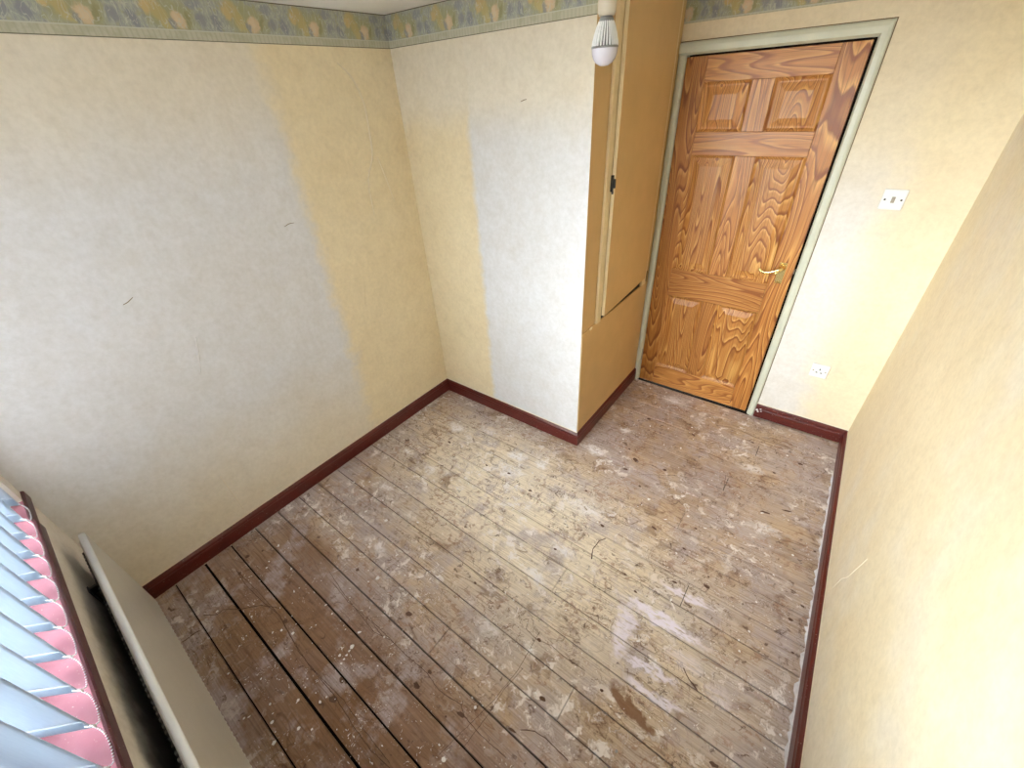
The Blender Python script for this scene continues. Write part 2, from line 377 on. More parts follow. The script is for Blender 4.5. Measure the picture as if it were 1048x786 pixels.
# --- bare floorboards: worn, dirty pine with paint smears
def boards():
    t = NT('worn_bare_pine_boards'); p = t.pos(); x = t.xyz(p); r = t.rnd()
    off = t.vec(t.math('MULTIPLY', r, 9.), t.math('MULTIPLY', r, 3.), r)
    q = t.vmath('ADD', t.map(p, sc=(.16, 1, 1)), off)
    warp = t.vmath('MULTIPLY', t.vmath('SUBTRACT', t.noise(p, 7, 3, .6, color=True), (.5, .5, .5)), (.10, .10, 0))
    warp2 = t.vmath('MULTIPLY', t.vmath('SUBTRACT', t.noise(p, 28, 3, .65, color=True), (.5, .5, .5)), (.05, .05, 0))
    pw = t.vmath('ADD', t.vmath('ADD', p, warp), warp2)
    a = t.noise(q, 9, 2, .5, .5)
    f = t.math('FRACT', t.math('MULTIPLY', a, 9.))
    grain = t.noise(t.map(p, sc=(.03, 1, 1)), 160, 3, .6)
    base = t.ramp(r, [(.0, lin(178, 152, 126)), (.35, lin(200, 174, 146)), (.7, lin(186, 162, 142)), (1., lin(208, 182, 152))])
    patch = t.noise(pw, 3.2, 4, .6)
    base = t.mix(t.ss(patch, .38, .62), lin(184, 168, 162), base)
    # paler middle; brown zones: old varnish plus painted-in light falloff near the window
    pale = t.ell(pw, (1.15, -1.55), (.95, .42), -.25, .7)
    base = t.mix(t.math('MULTIPLY', pale, .9), base, lin(242, 229, 207))
    mot = t.noise(pw, 34, 4, .65)
    base = t.mix(t.math('MULTIPLY', t.ss(mot, .50, .60, 0., .7), t.ss(t.noise(p, 3.7, 3), .40, .55)), base, lin(160, 122, 98))
    brown = 0.
    for c, ab, ang, k in (((.75, -2.66), (.75, .30), -.1, .8), ((1.5, -2.62), (.5, .25), 0, .7), ((.35, -2.35), (.22, .06), 0, .6), ((1.72, -.62), (.5, .20), -.3, .2)):
        bm_ = t.ell(pw, c, ab, ang, .5); brown = t.math('MAXIMUM', brown, bm_)
        base = t.mix(t.math('MULTIPLY', bm_, k), base, lin(124, 85, 54))
    wet = t.noise(pw, 6.5, 4, .62)
    base = t.mix(t.ss(wet, .56, .68, 0., .6), base, lin(126, 92, 66))
    gm = t.noise(t.vmath('ADD', p, (4., 2., 0.)), 4.5, 5, .65)
    base = t.mix(t.ss(gm, .50, .66, 0., .8), base, lin(186, 172, 172))
    ring = t.ss(t.math('ABSOLUTE', t.math('SUBTRACT', f, .5)), .08, .0, 0., .6)
    gate = t.ss(t.noise(p, 3.1, 2), .42, .56)
    base = t.mix(t.math('MULTIPLY', ring, gate), base, lin(112, 78, 54))
    base = t.mix(1., base, t.ramp(grain, [(.3, (.70, .67, .64, 1)), (.6, (1.03, 1.03, 1.03, 1))]), 'MULTIPLY')
    # dark scribbled scuffs
    sc = t.math('ABSOLUTE', t.math('SUBTRACT', t.noise(pw, 15, 3, .6), .5))
    base = t.mix(t.math('MULTIPLY', t.ss(sc, .016, .0, 0., .8), t.ss(t.noise(p, 2.7, 2), .42, .56)), base, lin(104, 74, 56))
    blot = t.noise(pw, 26, 4, .62)
    base = t.mix(t.ss(blot, .605, .69, 0., .8), base, lin(88, 62, 48))
    blot2 = t.noise(t.vmath('ADD', t.map(p, sc=(.45, 1, 1)), (3., 1., 0.)), 60, 3, .6)
    base = t.mix(t.ss(blot2, .685, .73, 0., .8), base, lin(88, 62, 48))
    # whitewash and filler dust
    brk = t.ss(t.noise(pw, 48, 4, .7), .36, .52)
    ws = t.noise(pw, 17, 4, .7); wz = t.noise(t.vmath('ADD', p, (1., 7., 0.)), 2.6, 3)
    base = t.mix(t.math('MULTIPLY', t.math('MULTIPLY', t.ss(ws, .52, .64, 0., .9), t.math('SUBTRACT', 1., t.math('MULTIPLY', brown, .8))), t.ss(wz, .40, .58)), base, lin(238, 230, 226))
    dust = t.voro(pw, 85)
    base = t.mix(t.math('MULTIPLY', t.ss(dust, .20, .10, 0., .9), t.ss(t.noise(p, 6, 3), .46, .56)), base, lin(240, 234, 230))
    LAV = lin(240, 232, 246)
    for c, ab, ang, k in (((2.04, -1.50), (.10, .018), .05, .8), ((2.01, -1.665), (.16, .030), .02, .95), ((1.87, -1.80), (.035, .11), .15, .8),
                          ((2.01, -1.872), (.10, .014), .2, .8), ((2.07, -1.935), (.11, .02), .1, .8), ((2.26, -1.80), (.06, .03), 0, .35), ((2.10, -1.78), (.07, .03), .3, .35)):
        base = t.mix(t.math('MULTIPLY', t.math('MULTIPLY', t.ell(pw, c, ab, ang, .45), k), t.ss(t.noise(t.map(p, sc=(.3, 1, 1)), 70, 3), .32, .52)), base, LAV)
    for (px, py), rr, k in (((418, 462), .03, .95), ((469, 437), .055, .9), ((500, 440), .05, .6), ((530, 466), .05, .8), ((555, 475), .04, .8), ((610, 462), .06, .9), ((640, 440), .05, .8), ((395, 500), .04, .7), ((440, 480), .04, .7), ((550, 590), .05, .7), ((575, 560), .06, .7), ((390, 560), .05, .6), ((500, 640), .05, .6), ((780, 540), .06, .6), ((770, 480), .05, .6), ((690, 410), .07, .7), ((520, 480), .08, .6), ((600, 520), .09, .5)):
        c = fl(px, py)
        base = t.mix(t.math('MULTIPLY', t.math('MULTIPLY', t.ell(pw, c, (rr, rr*.55), 0, .7), k), brk), base, lin(242, 238, 240))
    base = t.mix(t.math('MULTIPLY', t.ell(pw, (2.0, -2.03), (.10, .024), -.42, .25), .9), base, lin(122, 84, 54))
    t.bump(t.math('ADD', grain, t.math('MULTIPLY', f, .4)), .35, .0015)
    rough = t.ss(patch, .3, .7, .42, .7)
    return t.fin(base, rough, 0, .4)
M['board'] = boards()

# ================================================================== SETTING
T = .12
t_ = NT('garden_paving'); g_ = t_.noise(t_.pos(), 3, 4)
gmat = t_.fin(t_.mix(g_, lin(112, 104, 92), lin(132, 124, 110)), .95, 0, .1)
struct(MB().box(-40, 42, -80, -3.4, -2.9, -2.75).build('ground', gmat), 'grey-brown paved ground below the upstairs window', 'ground')
floor = struct(MB().box(-.2, W+.2, -3.3, .3, -.14, -.022).build('floor', M['under']), 'bare worn pine floorboards, paint-splashed, over a dark void', 'floor')
struct(MB().box(-.2, W+.2, -3.35, .3, H, H+.1).build('ceiling', M['ceil']), 'flat white painted ceiling', 'ceiling')
wl = struct(MB().box(-T, 0, -3.3, -DC+.0, -.02, H).build('wall_left', M['left']), 'cream wallpapered wall with pale area and creases', 'wall')
wf = struct(MB().box(-T, W1-.0004, -DC, -DC+.06, -.02, H).build('wall_far', M['far']), 'wallpapered front of the boxed-in cupboard, half yellow half white', 'wall')
struct(MB().box(W1-.06, W1, -DC+.0006, .1, -.02, H).build('wall_cupboard_side', M['cupb']), 'yellowed cream side of the boxed-in cupboard', 'wall')
DL, DWD, DH = 1.1857, .762, 1.981
m = MB()
m.box(DL+DWD+.03, W, 0, T, -.02, H); m.box(W1, DL+DWD+.03, 0, T, DH+.035, H)
wd = struct(m.build('wall_door', M['door']), 'yellowed cream wallpapered wall around the pine door', 'wall')
wr = struct(MB().box(W, W+T, -3.35, T, -.02, H).build('wall_right', M['right']), 'plain yellowed cream wallpapered wall right of the door', 'wall')
WX0, WX1, WZ0, WZ1 = .07, 2.32, .795, 2.05
m = MB()
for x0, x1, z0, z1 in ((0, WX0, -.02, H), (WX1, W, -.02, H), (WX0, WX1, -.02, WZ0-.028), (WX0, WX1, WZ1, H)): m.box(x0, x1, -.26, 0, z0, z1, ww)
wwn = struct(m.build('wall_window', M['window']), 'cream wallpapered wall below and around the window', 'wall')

# floorboards, each one its own piece
rows = [-2.985, -2.857, -2.722, -2.594, -2.465, -2.335, -2.207, -2.081, -1.947, -1.816, -1.678, -1.545, -1.418, -1.285, -1.160]
while rows[-1] < -.02: rows.append(rows[-1]+.1285)
rows = [-3.115]+rows
joints = {(-2.335, -2.207): [1.26], (-2.207, -2.081): [1.805], (-1.816, -1.678): [1.534], (-.774, -.646): [2.01]}
sl = math.tan(math.radians(-.5))
gaps = {-2.722: .010, -2.594: .007, -2.465: .006, -2.857: .006, -2.335: .006}
jr = random.Random(3)
for i in range(len(rows)-1):
    y0, y1 = rows[i], rows[i+1]
    if i < 2: xs = [0.004, 1.05, W-.004]
    else: xs = [0.004 if y1 < -DC+.09 else W1+.004, W-.004]
    js = []
    for (a, b), l in joints.items():
        if abs(a-y0) < .02 and abs(b-y1) < .02: js = l
    if not js and i >= 2 and i % 3 == 0 and y0 > -1.7: js = [jr.uniform(.9, 2.2)]
    xs = sorted(set(xs+[j for j in js if xs[0]+.15 < j < xs[-1]-.15]))
    g0, g1 = gaps.get(y0, .0042 if y0 < -1.5 else .003)/2, gaps.get(y1, .0042 if y1 < -1.5 else .003)/2
    for a, b in zip(xs[:-1], xs[1:]):
        dz = jr.uniform(-.0012, .0)
        c = .0015; ya, yb = y0+g0, y1-g1
        prof = [(ya, -.0215), (yb, -.0215), (yb, dz-c), (yb-c, dz), (ya+c, dz), (ya, dz-c)]
        a2 = a+(.0015 if a > xs[0] else 0); b2 = b-(.0015 if b < xs[-1] else 0)
        lim = lambda x, y: max(min(y, -.001), wy(x)+.001)
        MB().extrude(prof, [lambda p, q, X=a2: (X, lim(X, p+sl*X), q), lambda p, q, X=b2: (X, lim(X, p+sl*X), q)]).build('floorboard', M['board'], floor)

# paint drips, dark knots and cracks on the boards
def blob(mb, x, y, r, el=1., ang=0., z=.0006, n=9, rag=.3, rg=random):
    pts = []
    for i in range(n):
        a = 2*math.pi*i/n; q = r*(1+rg.uniform(-rag, rag)); u, v = q*math.cos(a)*el, q*math.sin(a)
        pts.append((x+u*math.cos(ang)-v*math.sin(ang), y+u*math.sin(ang)+v*math.cos(ang)))
    vs = [(px, py, .0) for px, py in pts]+[(x+(px-x)*.8, y+(py-y)*.8, z) for px, py in pts]
    mb.add(vs, [(i, (i+1) % n, n+(i+1) % n, n+i) for i in range(n)]+[tuple(range(n, 2*n))])
def onfloor(x, y): return .03 < x < W-.03 and wy(x)+.03 < y < -.03 and not (x < W1+.03 and y > -DC-.03)
rs = random.Random(11); mb = MB()
hot = [(fl(350, 560), .35), (fl(470, 430), .25), (fl(620, 460), .35), (fl(700, 420), .3), (fl(560, 600), .45), (fl(760, 600), .4), (fl(300, 700), .3), (fl(420, 480), .3), (fl(560, 500), .35), (fl(690, 410), .15)]
for k in range(900):
    (cx, cy), sg = rs.choice(hot); x, y = rs.gauss(cx, sg), rs.gauss(cy, sg)
    if onfloor(x, y): blob(mb, x, y, rs.choice((.001, .0014, .0018, .002, .0025, .003, .0045)), rs.choice((1, 1, 1.3, 2)), rs.uniform(0, 3), rg=rs)
s = 2.57
for (X, Y, sc, L) in ((150, 480, 2.57, ((540, 467, 6), (608, 287, 6), (385, 432, 4.5), (508, 490, 4), (335, 720, 5), (630, 135, 6), (355, 424, 3.5), (215, 538, 3), (400, 682, 4), (330, 666, 4), (325, 618, 3))),
                      (380, 560, 3.477, ((22, 107, 6), (258, 755, 7), (370, 570, 5), (555, 270, 2), (585, 520, 4), (583, 570, 4), (873, 728, 4), (448, 425, 4), (46, 320, 4))),
                      (350, 400, 6.99, ((475, 440, 9), (360, 578, 5), (140, 543, 5), (235, 520, 5), (390, 520, 5), (625, 455, 5), (445, 348, 6))),
                      (600, 560, 3.477, ((545, 370, 4), (580, 300, 4), (205, 345, 2), (605, 195, 4), (635, 715, 4), (735, 28, 5), (108, 725, 4))),
                      (600, 380, 3.743, ((405, 215, 6), (770, 323, 6), (95, 345, 9), (240, 490, 8), (390, 555, 6), (265, 120, 5), (320, 110, 6), (300, 95, 5), (85, 130, 6)))):
    for a, b, r in L:
        x, y = fl(X+a/sc, Y+b/sc)
        if onfloor(x, y): blob(mb, x, y, r/sc*.0036, 1.15, rs.uniform(0, 3), .001, 10, .18, rs)
for a, b in (((540, 467), (512, 512)),):
    p, q = fl(150+a[0]/s, 480+a[1]/s), fl(150+b[0]/s, 480+b[1]/s)
    for k in range(5): blob(mb, p[0]+(q[0]-p[0])*k/4, p[1]+(q[1]-p[1])*k/4, .004, 1.3, rs.uniform(0, 3), rg=rs)
o = mb.build('paint_drips', M['splat'], floor); o['kind'] = 'stuff'
mb = MB()
for (X, Y, sc, L) in ((150, 480, 2.57, ((365, 400, 5, 1.2), (265, 230, 5, 1.2), (305, 215, 3, 1), (245, 275, 4, 1.2), (555, 265, 4, 1.3), (490, 605, 6, 1.6), (512, 555, 4, 2), (710, 570, 5, 1.6), (690, 380, 5, 1.6))),
                      (600, 560, 3.477, ((428, 140, 5, 2.2), (728, 258, 5, 1.6), (55, 510, 4, 1.3), (435, 105, 3, 1.2), (175, 158, 4, 1.6), (315, 125, 4, 2.5), (735, 375, 3, 1.5), (455, 775, 5, 2), (770, 210, 4, 1.5))),
                      (600, 380, 3.743, ((190, 340, 11, 1.8), (820, 355, 7, 1.5), (300, 378, 7, 1.4), (685, 540, 5, 4), (770, 535, 5, 3.5), (260, 600, 5, 2.4), (720, 390, 5, 1.6), (205, 440, 5, 1.3), (165, 298, 5, 1.4), (410, 243, 5, 2), (637, 273, 5, 1.6), (420, 602, 4, 1.4), (375, 680, 4, 2), (240, 182, 7, 1.6), (150, 375, 6, 2), (890, 295, 3, 1.5), (875, 690, 4, 1.5))),
                      (380, 560, 3.477, ((597, 330, 5, 1.3), (208, 445, 5, 1.4), (160, 490, 6, 1.5), (318, 595, 6, 2.), (370, 127, 4, 1.4), (610, 540, 5, 2), (265, 603, 3, 1), (820, 510, 4, 1.2), (500, 650, 3, 4))),
                      (400, 380, 3.93, ((560, 480, 6, 1.5), (660, 715, 5, 1.3), (235, 285, 6, 1.8), (385, 378, 5, 1.6), (850, 620, 6, 2), (785, 480, 5, 1.3), (475, 410, 5, 2)))):
    for a, b, r, el in L:
        x, y = fl(X+a/sc, Y+b/sc)
        if onfloor(x, y): blob(mb, x, y, r/sc*.0046, el, rs.uniform(-.3, .3), .0004, 10, .25, rs)
o = mb.build('wood_knots', M['knot'], floor); o['kind'] = 'stuff'
mb = MB()
def ribbon(pts, wd):
    pts = [Vector((p[0], p[1], .0004)) for p in pts]; q = []
    for a, b in zip(pts[:-1], pts[1:]):
        n = max(2, int((b-a).length/.012))
        for k in range(n): q.append(a.lerp(b, k/n)+Vector((rs.uniform(-1, 1)*.0012, rs.uniform(-1, 1)*.0012, 0)))
    q.append(pts[-1]); vs = []
    for i, p in enumerate(q):
        t_ = (q[min(i+1, len(q)-1)]-q[max(i-1, 0)]).normalized(); nn = Vector((-t_.y, t_.x, 0))*wd*rs.uniform(.35, .65)
        vs += [p+nn, p-nn]
    mb.add(vs, [(2*i, 2*i+1, 2*i+3, 2*i+2) for i in range(len(q)-1)])
C1 = lambda l, X=150, Y=480, s=2.57: [fl(X+a/s, Y+b/s) for a, b in l]
ribbon(C1(((150, 385), (185, 383), (200, 370), (250, 368), (300, 358), (350, 366))), .003)
ribbon(C1(((235, 265), (265, 310), (300, 345), (350, 385), (385, 450), (430, 520), (490, 590), (540, 670), (590, 740), (640, 786))), .0022)
ribbon(C1(((240, 270), (300, 330), (345, 380), (400, 480), (450, 540), (520, 610), (560, 670), (610, 735), (640, 775))), .002)
ribbon(C1(((480, 270), (520, 330), (560, 380), (600, 430), (640, 450))), .0022)
ribbon(C1(((490, 300), (530, 350), (590, 400), (620, 440))), .002)
ribbon(C1(((95, 455), (130, 430), (140, 425))), .004)
ribbon(C1(((0, 260), (60, 320), (120, 380), (200, 450), (240, 510), (320, 560), (330, 600), (380, 660), (480, 750)), 380, 560, 3.477), .0022)
ribbon(C1(((530, 650), (580, 655), (620, 680), (680, 740), (700, 760)), 380, 560, 3.477), .003)
ribbon(C1(((540, 260), (560, 255), (550, 290), (590, 330), (640, 350), (700, 400), (760, 440)), 380, 560, 3.477), .002)
ribbon(C1(((240, 740), (300, 680), (380, 600), (440, 540), (520, 440), (600, 300)), 380, 560, 3.477), .0015)
ribbon(C1(((330, 710), (420, 590), (470, 510), (540, 430)), 380, 560, 3.477), .0015)
ribbon(C1(((345, 430), (365, 470), (395, 510)), 600, 560, 3.477), .004)
ribbon(C1(((535, 400), (525, 455)), 600, 380, 3.743), .0022)
ribbon(C1(((20, 720), (25, 680), (50, 650), (75, 640)), 600, 380, 3.743), .0045)
ribbon(C1(((210, 395), (350, 400), (440, 415), (525, 455)), 600, 380, 3.743), .002)
o = mb.build('wood_cracks', M['scratch'], floor); o['kind'] = 'stuff'

# skirting boards: torus-and-ogee profile, (offset from wall, height)
SK = [(0, 0), (.016, 0), (.016, .060), (.0135, .066), (.0155, .072), (.013, .084), (.007, .091), (.004, .096), (0, .096)]
SK = [(a, b+.0003) for a, b in SK]
def skirt(name, f0, f1, label, paper=True):
    b = struct(MB().extrude(SK, [f0, f1]).build(name, M['maroon']), label, 'skirting board')
    if paper:
        m = MB().extrude([(.0002, .0965), (.0022, .0965), (.0012, .1015), (.0002, .1015)], [f0, f1]); m.build('paper_edge', M['edge'], b)
    return b
e = .0005
skirt('baseboard_left', lambda a, b: (a+e, wy(0)+.017, b), lambda a, b: (a+e, -DC-e-a, b), 'maroon skirting board along the left wall')
skirt('baseboard_far', lambda a, b: (a+e, -DC-e-a, b), lambda a, b: (W1+a, -DC-e-a, b), 'short maroon skirting board below the half-white cupboard front')
skirt('baseboard_cupboard', lambda a, b: (W1+a+e, -DC-a, b), lambda a, b: (W1+a+e, -.016, b), 'maroon skirting board below the cupboard hatch, ending at the door')
bd = skirt('baseboard_door', lambda a, b: (2.002, -a-e, b), lambda a, b: (W-e-a, -a-e, b), 'short maroon skirting board between door frame and right wall')
br = skirt('baseboard_right', lambda a, b: (W-a-e, -a-e, b), lambda a, b: (W-a-e, wy(W)+.017, b), 'long maroon skirting board with white filler along its foot')
skirt('baseboard_window', lambda a, b: ww(.017, a+e, b), lambda a, b: ww(W-.017, a+e, b), 'maroon skirting board behind the radiator')
# ragged white filler along the foot of the right skirting, chip at the end of the short one
m = MB(); rr = random.Random(5); yy = -.35; pts = []
while yy > wy(W)+.05:
    pts.append((yy, max(.001, .006+rr.uniform(-.006, .008)*(1.2 if -2.6 < yy < -1.0 else .6)))); yy -= rr.uniform(.008, .03)
vs = []
for y, wd_ in pts: x0 = W-.0165; vs += [(x0, y, .0035), (x0-wd_, y, .0008)]
m.add(vs, [(2*i, 2*i+1, 2*i+3, 2*i+2) for i in range(len(pts)-1)])
m.build('filler_bead', M['plaster'], br)
m = MB(); 
for k in range(6): 
    a = rr.uniform(0, .03); z = rr.uniform(.03, .075); m.tube([(2.004+a, -.0168, z), (2.012+a, -.0172, z+.004)], [.004, .003], 6)
m.build('paint_chips', M['plaster'], bd)

# paper border under the ceiling
bl = MB().box(0.0002, .0012, wy(0), -DC, HB, H-.0005).build('trim_1', border_mat('floral_border_left', 1, 2.104+.160)); struct(bl, 'floral wallpaper border along the top of the left wall', 'wallpaper border')
bf = MB().box(0, W1, -DC-.0012, -DC-.0002, HB, H-.0005).build('trim_2', border_mat('floral_border_far', 0, -.156+.160+.263)); struct(bf, 'floral wallpaper border along the top of the cupboard front', 'wallpaper border')
b3 = MB().box(W1+.001, W, -.0012, -.0002, HB+.022, H-.0005).build('trim_3', border_mat('floral_border_door', 0, .05)); struct(b3, 'floral wallpaper border above the pine door', 'wallpaper border')
b4 = MB().box(W-.0012, W-.0002, wy(W), 0, HB+.022, H-.0005).build('trim_4', border_mat('floral_border_right', 1, 3.6)); struct(b4, 'floral wallpaper border along the top of the right wall', 'wallpaper border')
b5 = MB().box(0, W, .0002, .0012, HB, H-.0005, ww).build('trim_5', border_mat('floral_border_window', 0, .1)); struct(b5, 'floral wallpaper border above the window', 'wallpaper border')

# wallpaper creases (raised ridges of loose paper)
def crease(parent, pts, r, name='paper_crease', mat=None, fn=None):
    q = []
    n = len(pts)
    for i in range(n-1):                       # Catmull-Rom through the points
        p0, p1, p2, p3 = pts[max(i-1, 0)], pts[i], pts[i+1], pts[min(i+2, n-1)]
        for k in range(6):
            t_ = k/6; q.append(tuple(.5*((2*p1[j])+(-p0[j]+p2[j])*t_+(2*p0[j]-5*p1[j]+4*p2[j]-p3[j])*t_*t_+(-p0[j]+3*p1[j]-3*p2[j]+p3[j])*t_**3) for j in (0, 1)))
    q.append(pts[-1]); rr_ = [r*(.25+.75*math.sin(math.pi*(i+.5)/len(q))**.5) for i in range(len(q))]
    MB().tube([fn(*p) for p in q], rr_, 6).build(name, mat, parent)
fL = lambda y, z: (.0003, y, z)
pL = lambda *P: [tuple(at(x, y, 0, 0))[1:] for x, y in P]
crease(wl, pL((345, 64), (360, 80), (372, 105), (378, 135), (381, 160), (377, 185), (383, 220)), .0055, mat=M['edge'], fn=fL)
crease(wl, pL((386, 160), (394, 180), (404, 207)), .0035, mat=M['edge'], fn=fL)
crease(wl, pL((200, 345), (203, 362), (205, 382)), .004, mat=M['left'], fn=fL)
crease(wl, pL((126, 312), (131, 309), (136, 304)), .0014, 'paper_tear', M['crack'], fL)
crease(wl, pL((291, 232), (296, 229), (301, 228)), .0014, 'paper_tear', M['crack'], fL)
crease(wl, pL((281, 226), (284, 233)), .0014, mat=M['left'], fn=fL)
crease(wl, pL((225, 487), (238, 505), (250, 522)), .0014, 'paper_seam', M['edge'], fL)
crease(wl, pL((373, 290), (374, 312)), .0014, mat=M['left'], fn=fL)
fF = lambda x, z: (x, -DC-.0003, z)
pF = lambda *P: [(lambda p: (p.x, p.z))(at(x, y, 1, -DC)) for x, y in P]
crease(wf, pF((533, 104), (536, 102.5), (539, 101.5)), .0016, 'paper_tear', M['crack'], fF)
crease(wf, pF((520, 195), (522, 206)), .0012, mat=M['far'], fn=fF)
fR = lambda y, z: (W-.0003, y, z)
pR = lambda *P: [tuple(at(x, y, 0, W))[1:] for x, y in P]
crease(wr, pR((852, 602), (862, 592), (868, 590), (888, 572)), .0018, 'paper_crease', M['edge'], fR)

# ================================================================== DOOR
# lining and architrave
arch = struct(empty('trim_6', (DL, 0, 0)), 'off-white gloss architrave around the pine door', 'door frame')
AP = [(0, 0), (0, -.002), (.009, -.0165), (.030, -.0165), (.042, -.013), (.048, -.006), (.048, 0)]
def arch_leg(sx, x0, wd_, name):
    k = wd_/.048
    MB().extrude(AP, [lambda a, b: (x0+sx*a*k, b, 0), lambda a, b: (x0+sx*a*k, b, DH+.008+(a*1.1 if name != 'left' else 0))]).build('architrave', M['trim'], arch, (-DL, 0, 0))
arch_leg(1, DL+DWD+.011, .042, 'right')
arch_leg(-1, DL-.003, DL-.003-W1-.0005, 'left')
MB().extrude(AP, [lambda a, b: (W1+.0008, b, DH+.008+a*1.1), lambda a, b: (DL+DWD+.011+a*.875, b, DH+.008+a*1.1)]).build('architrave', M['trim'], arch, (-DL, 0, 0))
m = MB(); m.box(W1+.0005, DL-.004, .0005, .115, 0, DH+.03); m.box(DL+DWD+.012, DL+DWD+.029, .0005, .115, 0, DH+.03); m.box(DL-.004, DL+DWD+.012, .0005, .115, DH+.012, DH+.034)
m.build('door_lining', M['trim'], arch, (-DL, 0, 0))
m = MB(); m.box(DL-.0035, DL+.012, .05, .065, 0, DH+.0095); m.box(DL+DWD-.01, DL+DWD+.0115, .05, .065, 0, DH+.0095); m.box(DL+.012, DL+DWD-.01, .0445, .065, DH-.012, DH+.0115); m.build('door_stop', M['under'], arch, (-DL, 0, 0))  # stop coloured near black to put the gap's shade into it
m = MB(); xr = DL+DWD+.006+.047; zt = DH+.008+.053
m.box(xr, xr+.0035, -.001, 0, 0.1, zt+.0035); m.box(W1+.001, xr+.0035, -.001, 0, zt, zt+.0035)
m.build('joint_line', M['crack'], arch, (-DL, 0, 0))
struct(MB().box(W1-.1, DL+DWD+.2, .3, .32, 0, H).build('wall_landing', M['under']), 'dark landing wall beyond the closed door', 'wall')

door = struct(empty('door_1', (DL, 0, 0)), 'six-panel stained pine door with brass lever handle', 'door')
Z0 = .006; xs_ = (0, .105, .331, .431, .657, .762)   # local x: stile, panel, muntin, panel, stile
zr = ((Z0, .165), (.72, .90), (1.545, 1.655), (1.872, DH))
TH0, TH1 = .001, .041
def dpart(name, x0, x1, z0, z1, mat, y0=TH0): return MB().cbox(x0+.0004, x1-.0004, y0, TH1, z0+.0004, z1-.0004, .0012).build(name, mat, door)
dpart('stile', 0, xs_[1], Z0, DH, M['pine_v']); dpart('stile', xs_[4], xs_[5], Z0, DH, M['pine_v'])
for z0, z1 in zr: dpart('rail', xs_[1], xs_[4], z0, z1, M['pine_h'])
for (a, b) in ((0, 1), (1, 2), (2, 3)):
    z0, z1 = zr[a][1], zr[b][0]
    dpart('muntin', xs_[2], xs_[3], z0, z1, M['pine_v'])
    for x0, x1 in ((xs_[1], xs_[2]), (xs_[3], xs_[4])):
        # ovolo moulding slope, flat sunk margin, bevelled raise, flat field
        R_ = [(0, .002), (.010, .009), (.014, .011), (.020, .011), (.052, .004), (.054, .0035)]
        vs = []; fs = []
        for d_, y_ in R_: vs += [(x0+d_, y_, z0+d_), (x1-d_, y_, z0+d_), (x1-d_, y_, z1-d_), (x0+d_, y_, z1-d_)]
        for j in range(len(R_)-1):
            for k in range(4): l = (k+1) % 4; fs.append((4*j+k, 4*j+l, 4*j+4+l, 4*j+4+k))
        j = 4*(len(R_)-1); fs.append((j, j+1, j+2, j+3))
        vs += [(x0, .036, z0), (x1, .036, z0), (x1, .036, z1), (x0, .036, z1)]; b_ = len(vs)-4
        fs.append((b_+3, b_+2, b_+1, b_))
        for k in range(4): l = (k+1) % 4; fs.append((k, b_+k, b_+l, l))
        MB().add(vs, fs).build('panel', M['pine_p'], door)
# handle: latch plate, rose, scrolled lever
hx, hz = .7045, .975
hp = MB().cbox(hx-.019, hx+.019, -.0042, .001, hz-.057, hz+.057, .0015).build('handle_plate', M['brass'], door); hp['label'] = 'polished brass latch plate'
m = MB().lathe([(.017, -.004), (.017, -.008), (.012, -.012), (.009, -.034), (.0085, -.046)], (hx, 0, hz+.032), 16, 'y'); m.build('spindle', M['brass'], hp)
lv = [(hx+.004, -.047, hz+.032), (hx-.010, -.049, hz+.030), (hx-.030, -.049, hz+.018), (hx-.052, -.048, hz+.007), (hx-.075, -.047, hz+.004), (hx-.094, -.046, hz+.008), (hx-.104, -.045, hz+.018), (hx-.105, -.044, hz+.026)]
m = MB().tube(lv, [.0095, .0095, .0085, .0075, .0068, .0068, .0072, .006], 10, flat=.75)
m.tube([lv[1], (hx-.012, -.048, hz+.018), (hx-.024, -.047, hz+.006), (hx-.030, -.046, hz-.002)], [.006, .0075, .007, .004], 8); m.build('lever', M['brass'], hp)
m = MB()
for dz in (-.048, .048): m.lathe([(.004, -.004), (.004, -.0052), (.002, -.0058)], (hx, 0, hz+dz), 10, 'y')
m.build('screw', M['brass'], hp)
m = MB().cbox(hx-.019, hx+.019, -.0085, -.0042, hz-.059, hz-.051, .002).cbox(hx-.019, hx+.019, -.0085, -.0042, hz+.051, hz+.059, .002); m.build('plate_rim', M['brass'], hp)
m = MB().cbox(.7625, .768, .008, .03, hz+.0, hz+.024, .001); m.build('latch', M['steel'], door)
for z in (.22, 1.76):
    h_ = MB().tube([(-.0025, -.004, z-.045), (-.0025, -.004, z+.045)], .0045, 8).build('hinge', M['steel'], door)

# ================================================================== CUPBOARD HATCH (side of the boxing)
hat = struct(empty('door_2', (W1, -.37, .8)), 'cream gloss cupboard hatch in the side of the boxing', 'cupboard door')
L = (-W1, .37, -.8)
h1, h2 = .016, .034
MB().cbox(W1+e, W1+h1, -.771, -.7265, .800, H-.002, .0015).build('frame_strip', M['cupt'], hat, L)
MB().cbox(W1+e, W1+h1, -.146, -.085, .803, H-.002, .0015).build('frame_strip', M['cupt'], hat, L)
# lower fixed panel and its top ledge
MB().cbox(W1+e, W1+.006, -DC+.002, -.018, .1025, .7985, .001).build('fixed_panel', M['cupb'], hat, L)
